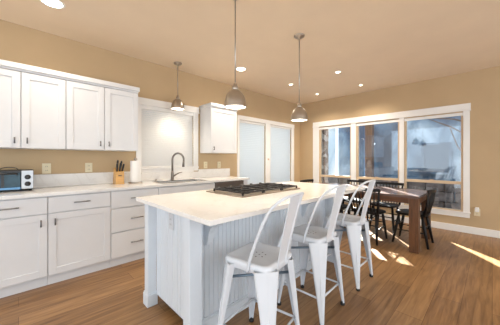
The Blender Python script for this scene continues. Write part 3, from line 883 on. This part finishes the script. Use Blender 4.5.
    # smooth
    def cr(P, n=4):
        out = []
        for i in range(len(P) - 1):
            p0, p1, p2, p3 = [Vector(P[max(0, min(len(P) - 1, j))]) for j in (i - 1, i, i + 1, i + 2)]
            for k in range(n):
                t_ = k / n
                out.append(0.5 * ((2 * p1) + (p2 - p0) * t_ + (2 * p0 - 5 * p1 + 4 * p2 - p3) * t_ ** 2 + (3 * p1 - p0 - 3 * p2 + p3) * t_ ** 3))
        out.append(Vector(P[-1]))
        return out
    bb = B(); bb.tube(cr(full), 0.0092, 10); ob('back_hoop', bb, M['stool'], st)
    # back splat: pressed sheet, narrower at the seat
    cl = [(-.158, .575, .056), (-.165, .640, .060), (-.187, .740, .066), (-.212, .850, .073), (-.238, .950, .080), (-.258, 1.020, .084)]
    t = bmesh.new()
    rows = []
    for (y, z, hw2) in cl:
        row = []
        for u, dy in ((-1, -.006), (-.8, -.006), (-.7, 0.0), (.7, 0.0), (.8, -.006), (1, -.006)):
            row.append((u * hw2, y + dy, z))
        rows.append(row)
    fv = [[t.verts.new(p) for p in r] for r in rows]
    bv = [[t.verts.new((p[0], p[1] - .005, p[2])) for p in r] for r in rows]
    nr, nc = len(rows), len(rows[0])
    for i in range(nr - 1):
        for j in range(nc - 1):
            t.faces.new((fv[i][j], fv[i][j + 1], fv[i + 1][j + 1], fv[i + 1][j])); t.faces.new((bv[i][j], bv[i + 1][j], bv[i + 1][j + 1], bv[i][j + 1]))
        t.faces.new((fv[i][0], fv[i + 1][0], bv[i + 1][0], bv[i][0])); t.faces.new((fv[i][-1], bv[i][-1], bv[i + 1][-1], fv[i + 1][-1]))
    for j in range(nc - 1):
        t.faces.new((fv[0][j], bv[0][j], bv[0][j + 1], fv[0][j + 1])); t.faces.new((fv[-1][j], fv[-1][j + 1], bv[-1][j + 1], bv[-1][j]))
    bmesh.ops.recalc_face_normals(t, faces=t.faces[:])
    bb = B(); bb.merge(t)
    ob('splat', bb, M['stool'], st)
    return st
S0 = make_stool('white metal counter stool nearest the camera, beside the island corner post')
S0.location = (1.118, 1.058, 0); S0.rotation_euler = (0, 0, math.radians(10))
dup(S0, (1.772, 1.075, 0), math.radians(2), 'middle white metal counter stool at the island')
dup(S0, (2.462, 1.08, 0), math.radians(1), 'white metal counter stool at the far end of the island, nearest the dining table')

# ------------------------------------------------------------------ dining table and chairs
TX0, TX1, TY0, TY1 = 3.72, 4.62, 0.67, 2.50
tb = thing('dining_table', 'brown wood dining table with thick square legs by the windows', 'table', ((TX0 + TX1) / 2, (TY0 + TY1) / 2, 0))
bb = B(); bb.box(TX0, TX1, TY0, TY1, 0.715, 0.750, 0.003); ob('tabletop', bb, M['tabletop'], tb)
bb = B()
bb.box(TX0 + .004, TX0 + .03, TY0 + .11, TY1 - .11, 0.645, 0.715); bb.box(TX1 - .03, TX1 - .004, TY0 + .11, TY1 - .11, 0.645, 0.715)
bb.box(TX0 + .11, TX1 - .11, TY0 + .004, TY0 + .03, 0.645, 0.715); bb.box(TX0 + .11, TX1 - .11, TY1 - .03, TY1 - .004, 0.645, 0.715)
ob('apron', bb, M['oak'], tb)
for (x, y) in ((TX0, TY0), (TX1 - .11, TY0), (TX0, TY1 - .11), (TX1 - .11, TY1 - .11)):
    bb = B(); bb.box(x + .001, x + .109, y + .001, y + .109, 0, 0.715, 0.004); ob('leg', bb, M['oakleg'], tb)

def make_chair(label):
    ch = thing('dining_chair', label, 'chair', (0, 0, 0), group='black spindle back chairs round the dining table')
    # saddle seat
    t = bmesh.new()
    N = 28
    rings = []
    for (s_, z) in ((.94, .425), (1.0, .434), (1.0, .444), (.96, .452), (.7, .449), (.35, .446)):
        ring = []
        for k in range(N):
            a = 2 * math.pi * k / N
            ex = 3.2
            c, s = math.cos(a), math.sin(a)
            r = (abs(c) ** ex + abs(s) ** ex) ** (-1 / ex)
            x = .215 * r * c * (1.0 + .06 * s); y = .205 * r * s
            ring.append(t.verts.new((x * s_, y * s_, z)))
        rings.append(ring)
    for a, c in zip(rings, rings[1:]):
        for k in range(N): t.faces.new((a[k], a[(k + 1) % N], c[(k + 1) % N], c[k]))
    t.faces.new(rings[-1]); t.faces.new(rings[0][::-1])
    bmesh.ops.recalc_face_normals(t, faces=t.faces[:])
    bb = B(); bb.merge(t, True); ob('seat', bb, M['black'], ch)
    foot = {}
    for sx in (-1, 1):
        for sy, fx_, fy_ in ((-1, .185, -.215), (1, .190, .215)):
            p0 = Vector((sx * .150, sy * .140, .430)); p1 = Vector((sx * fx_, fy_, 0))
            foot[(sx, sy)] = (p0, p1)
            bb = B(); bb.tube([p0, p0.lerp(p1, .45), p1], [.017, .021, .014], 10); ob('leg', bb, M['black'], ch)
    def at(sx, sy, z):
        p0, p1 = foot[(sx, sy)]; return p0.lerp(p1, (p0.z - z) / p0.z)
    for sx in (-1, 1):
        bb = B(); bb.tube([at(sx, -1, .20), at(sx, 1, .20)], .009, 8); ob('stretcher', bb, M['black'], ch)
    bb = B(); bb.tube([at(-1, -1, .26), at(1, -1, .26)], .009, 8); ob('stretcher', bb, M['black'], ch)
    bb = B(); bb.tube([at(-1, 1, .26), at(1, 1, .26)], .009, 8); ob('stretcher', bb, M['black'], ch)
    # curved top rail
    def top(u): return Vector((u * .235, -.265 + .045 * u * u, .795))
    pts = [top(-1 + 2 * k / 14) for k in range(15)]
    t = bmesh.new(); prev = None
    vv = []
    for p in pts:
        vv.append([t.verts.new((p.x, p.y - .010, p.z - .024)), t.verts.new((p.x, p.y + .010, p.z - .024)), t.verts.new((p.x, p.y + .008, p.z + .022)), t.verts.new((p.x, p.y - .012, p.z + .022))])
    for a, c in zip(vv, vv[1:]):
        for k in range(4): t.faces.new((a[k], a[(k + 1) % 4], c[(k + 1) % 4], c[k]))
    t.faces.new(vv[0]); t.faces.new(vv[-1][::-1])
    bmesh.ops.recalc_face_normals(t, faces=t.faces[:])
    bb = B(); bb.merge(t); ob('top_rail', bb, M['black'], ch)
    for sx in (-1, 1):
        bb = B(); bb.tube([(sx * .178, -.168, .435), (sx * .2, -.205, .60), top(sx * .92) - Vector((0, 0, .015))], [.017, .018, .014], 8); ob('back_post', bb, M['black'], ch)
    for k in range(7):
        u = -.66 + 1.32 * k / 6
        bb = B(); bb.tube([(u * .205, -.178, .44), (u * .225, -.225, .62), top(u) - Vector((0, 0, .015))], [.008, .0105, .0075], 8); ob('spindle', bb, M['black'], ch)
    return ch
C0 = make_chair('black spindle chair at the near end of the dining table, beside the square leg')
R90 = math.pi / 2
C0.location = (4.20, 0.830, 0)
dup(C0, (3.885, 1.340, 0), -R90, 'black spindle chair on the island side of the table, behind the far stool')
dup(C0, (4.615, 1.320, 0), R90, 'black spindle chair on the window side of the table, nearer the near end')
dup(C0, (4.680, 1.880, 0), R90, 'black spindle chair on the window side of the table, nearer the room corner')
dup(C0, (4.240, 2.440, 0), math.pi, 'black spindle chair at the far end of the dining table')
dup(C0, (3.890, 1.880, 0), -R90, 'black spindle chair on the island side, nearer the far table end')

# ------------------------------------------------------------------ lights
def pendant(x, y, zb, label, r=0.097, h=0.165, watts=9):
    p = thing('pendant_light', label, 'pendant light', (x, y, CEIL), group='brushed nickel dome pendants')
    bb = B(); bb.lathe([(0.0, CEIL), (0.062, CEIL), (0.062, CEIL - .010), (0.050, CEIL - .020), (0.018, CEIL - .026), (0.012, CEIL - .045), (0.0, CEIL - .047)], x, y, 32); ob('canopy', bb, M['nickel'], p)
    zt = zb + h
    bb = B(); bb.cyl((x, y, zt + .045), (x, y, CEIL - .04), 0.0058, seg=12); ob('rod', bb, M['nickel'], p)
    bb = B(); bb.lathe([(0.008, zt + .055), (0.013, zt + .050), (0.020, zt + .030), (0.026, zt + .022), (0.028, zt), (0.026, zt - .004)], x, y, 28); ob('socket_cup', bb, M['nickel'], p)
    prof = []
    for k in range(13):
        a = math.radians(14 + 76 * k / 12)
        prof.append((r * math.sin(a), zb + .022 + (h - .022) * math.cos(a) if k < 12 else zb + .022))
    prof += [(r + .002, zb + .012), (r + .003, zb)]
    inner = [(max(.002, q[0] - .003), q[1] - .002 if i < len(prof) - 1 else q[1]) for i, q in enumerate(prof)]
    bb = B(); bb.lathe(prof + inner[::-1], x, y, 44); sh = ob('shade', bb, M['nickel'], p)
    bb = B(); bb.lathe([(0.0, zb + .006), (r * .6, zb + .005), (r - .004, zb + .010), (r - .006, zb + .016), (0.0, zb + .016)], x, y, 36); ob('diffuser', bb, M['bulb'], p)
    ld = bpy.data.lights.new('pendant_lamp', 'SPOT'); ld.energy = watts; ld.color = (1.0, 0.88, 0.72); ld.shadow_soft_size = 0.05
    ld.spot_size = math.radians(150); ld.spot_blend = 0.8
    lo = bpy.data.objects.new('pendant_lamp', ld); COL.objects.link(lo); lo.parent = p; lo.location = (0, 0, zb - 0.02 - CEIL)
    return p
pendant(1.735, 3.350, 1.998, 'small nickel dome pendant over the sink', watts=5.5)
pendant(1.380, 1.600, 1.692, 'nickel dome pendant over the island, nearer the camera', watts=11)
pendant(2.380, 1.600, 1.692, 'nickel dome pendant over the far half of the island', watts=11)

def downlight(x, y, label, r=0.075, watts=55):
    p = thing('ceiling_downlight', label, 'ceiling light', (x, y, CEIL), group='recessed ceiling downlights')
    bb = B(); bb.lathe([(r - .016, CEIL - .001), (r - .014, CEIL - .006), (r, CEIL - .005), (r + .004, CEIL - .001)], x, y, 36); ob('trim_ring', bb, M['whitep'], p)
    bb = B(); bb.lathe([(0.0, CEIL - .003), (r - .016, CEIL - .003), (r - .016, CEIL - .001), (0.0, CEIL - .001)], x, y, 30); ob('lens', bb, M['lens'], p)
    ld = bpy.data.lights.new('downlight_lamp', 'SPOT'); ld.energy = watts; ld.color = (1.0, 0.89, 0.74); ld.shadow_soft_size = 0.06
    ld.spot_size = math.radians(140); ld.spot_blend = 0.9
    lo = bpy.data.objects.new('downlight_lamp', ld); COL.objects.link(lo); lo.parent = p; lo.location = (0, 0, -0.02)
    return p
for x, y, r_, lab in ((0.223, 2.87, 0.095, 'large recessed downlight over the left counter'), (4.82, 1.81, 0.042, 'small recessed downlight right of the others, nearest the triple window'), (2.578, 2.85, 0.085, 'recessed downlight above the small wall cabinet'),
                  (3.803, 2.75, 0.045, 'small recessed downlight seen just left of the far pendant'), (3.829, 1.81, 0.05, 'small recessed downlight above the dining table'),
                  (4.774, 2.74, 0.042, 'small recessed downlight nearest the room corner')):
    downlight(x, y, lab, r_, 26 if x < 1 else 42)
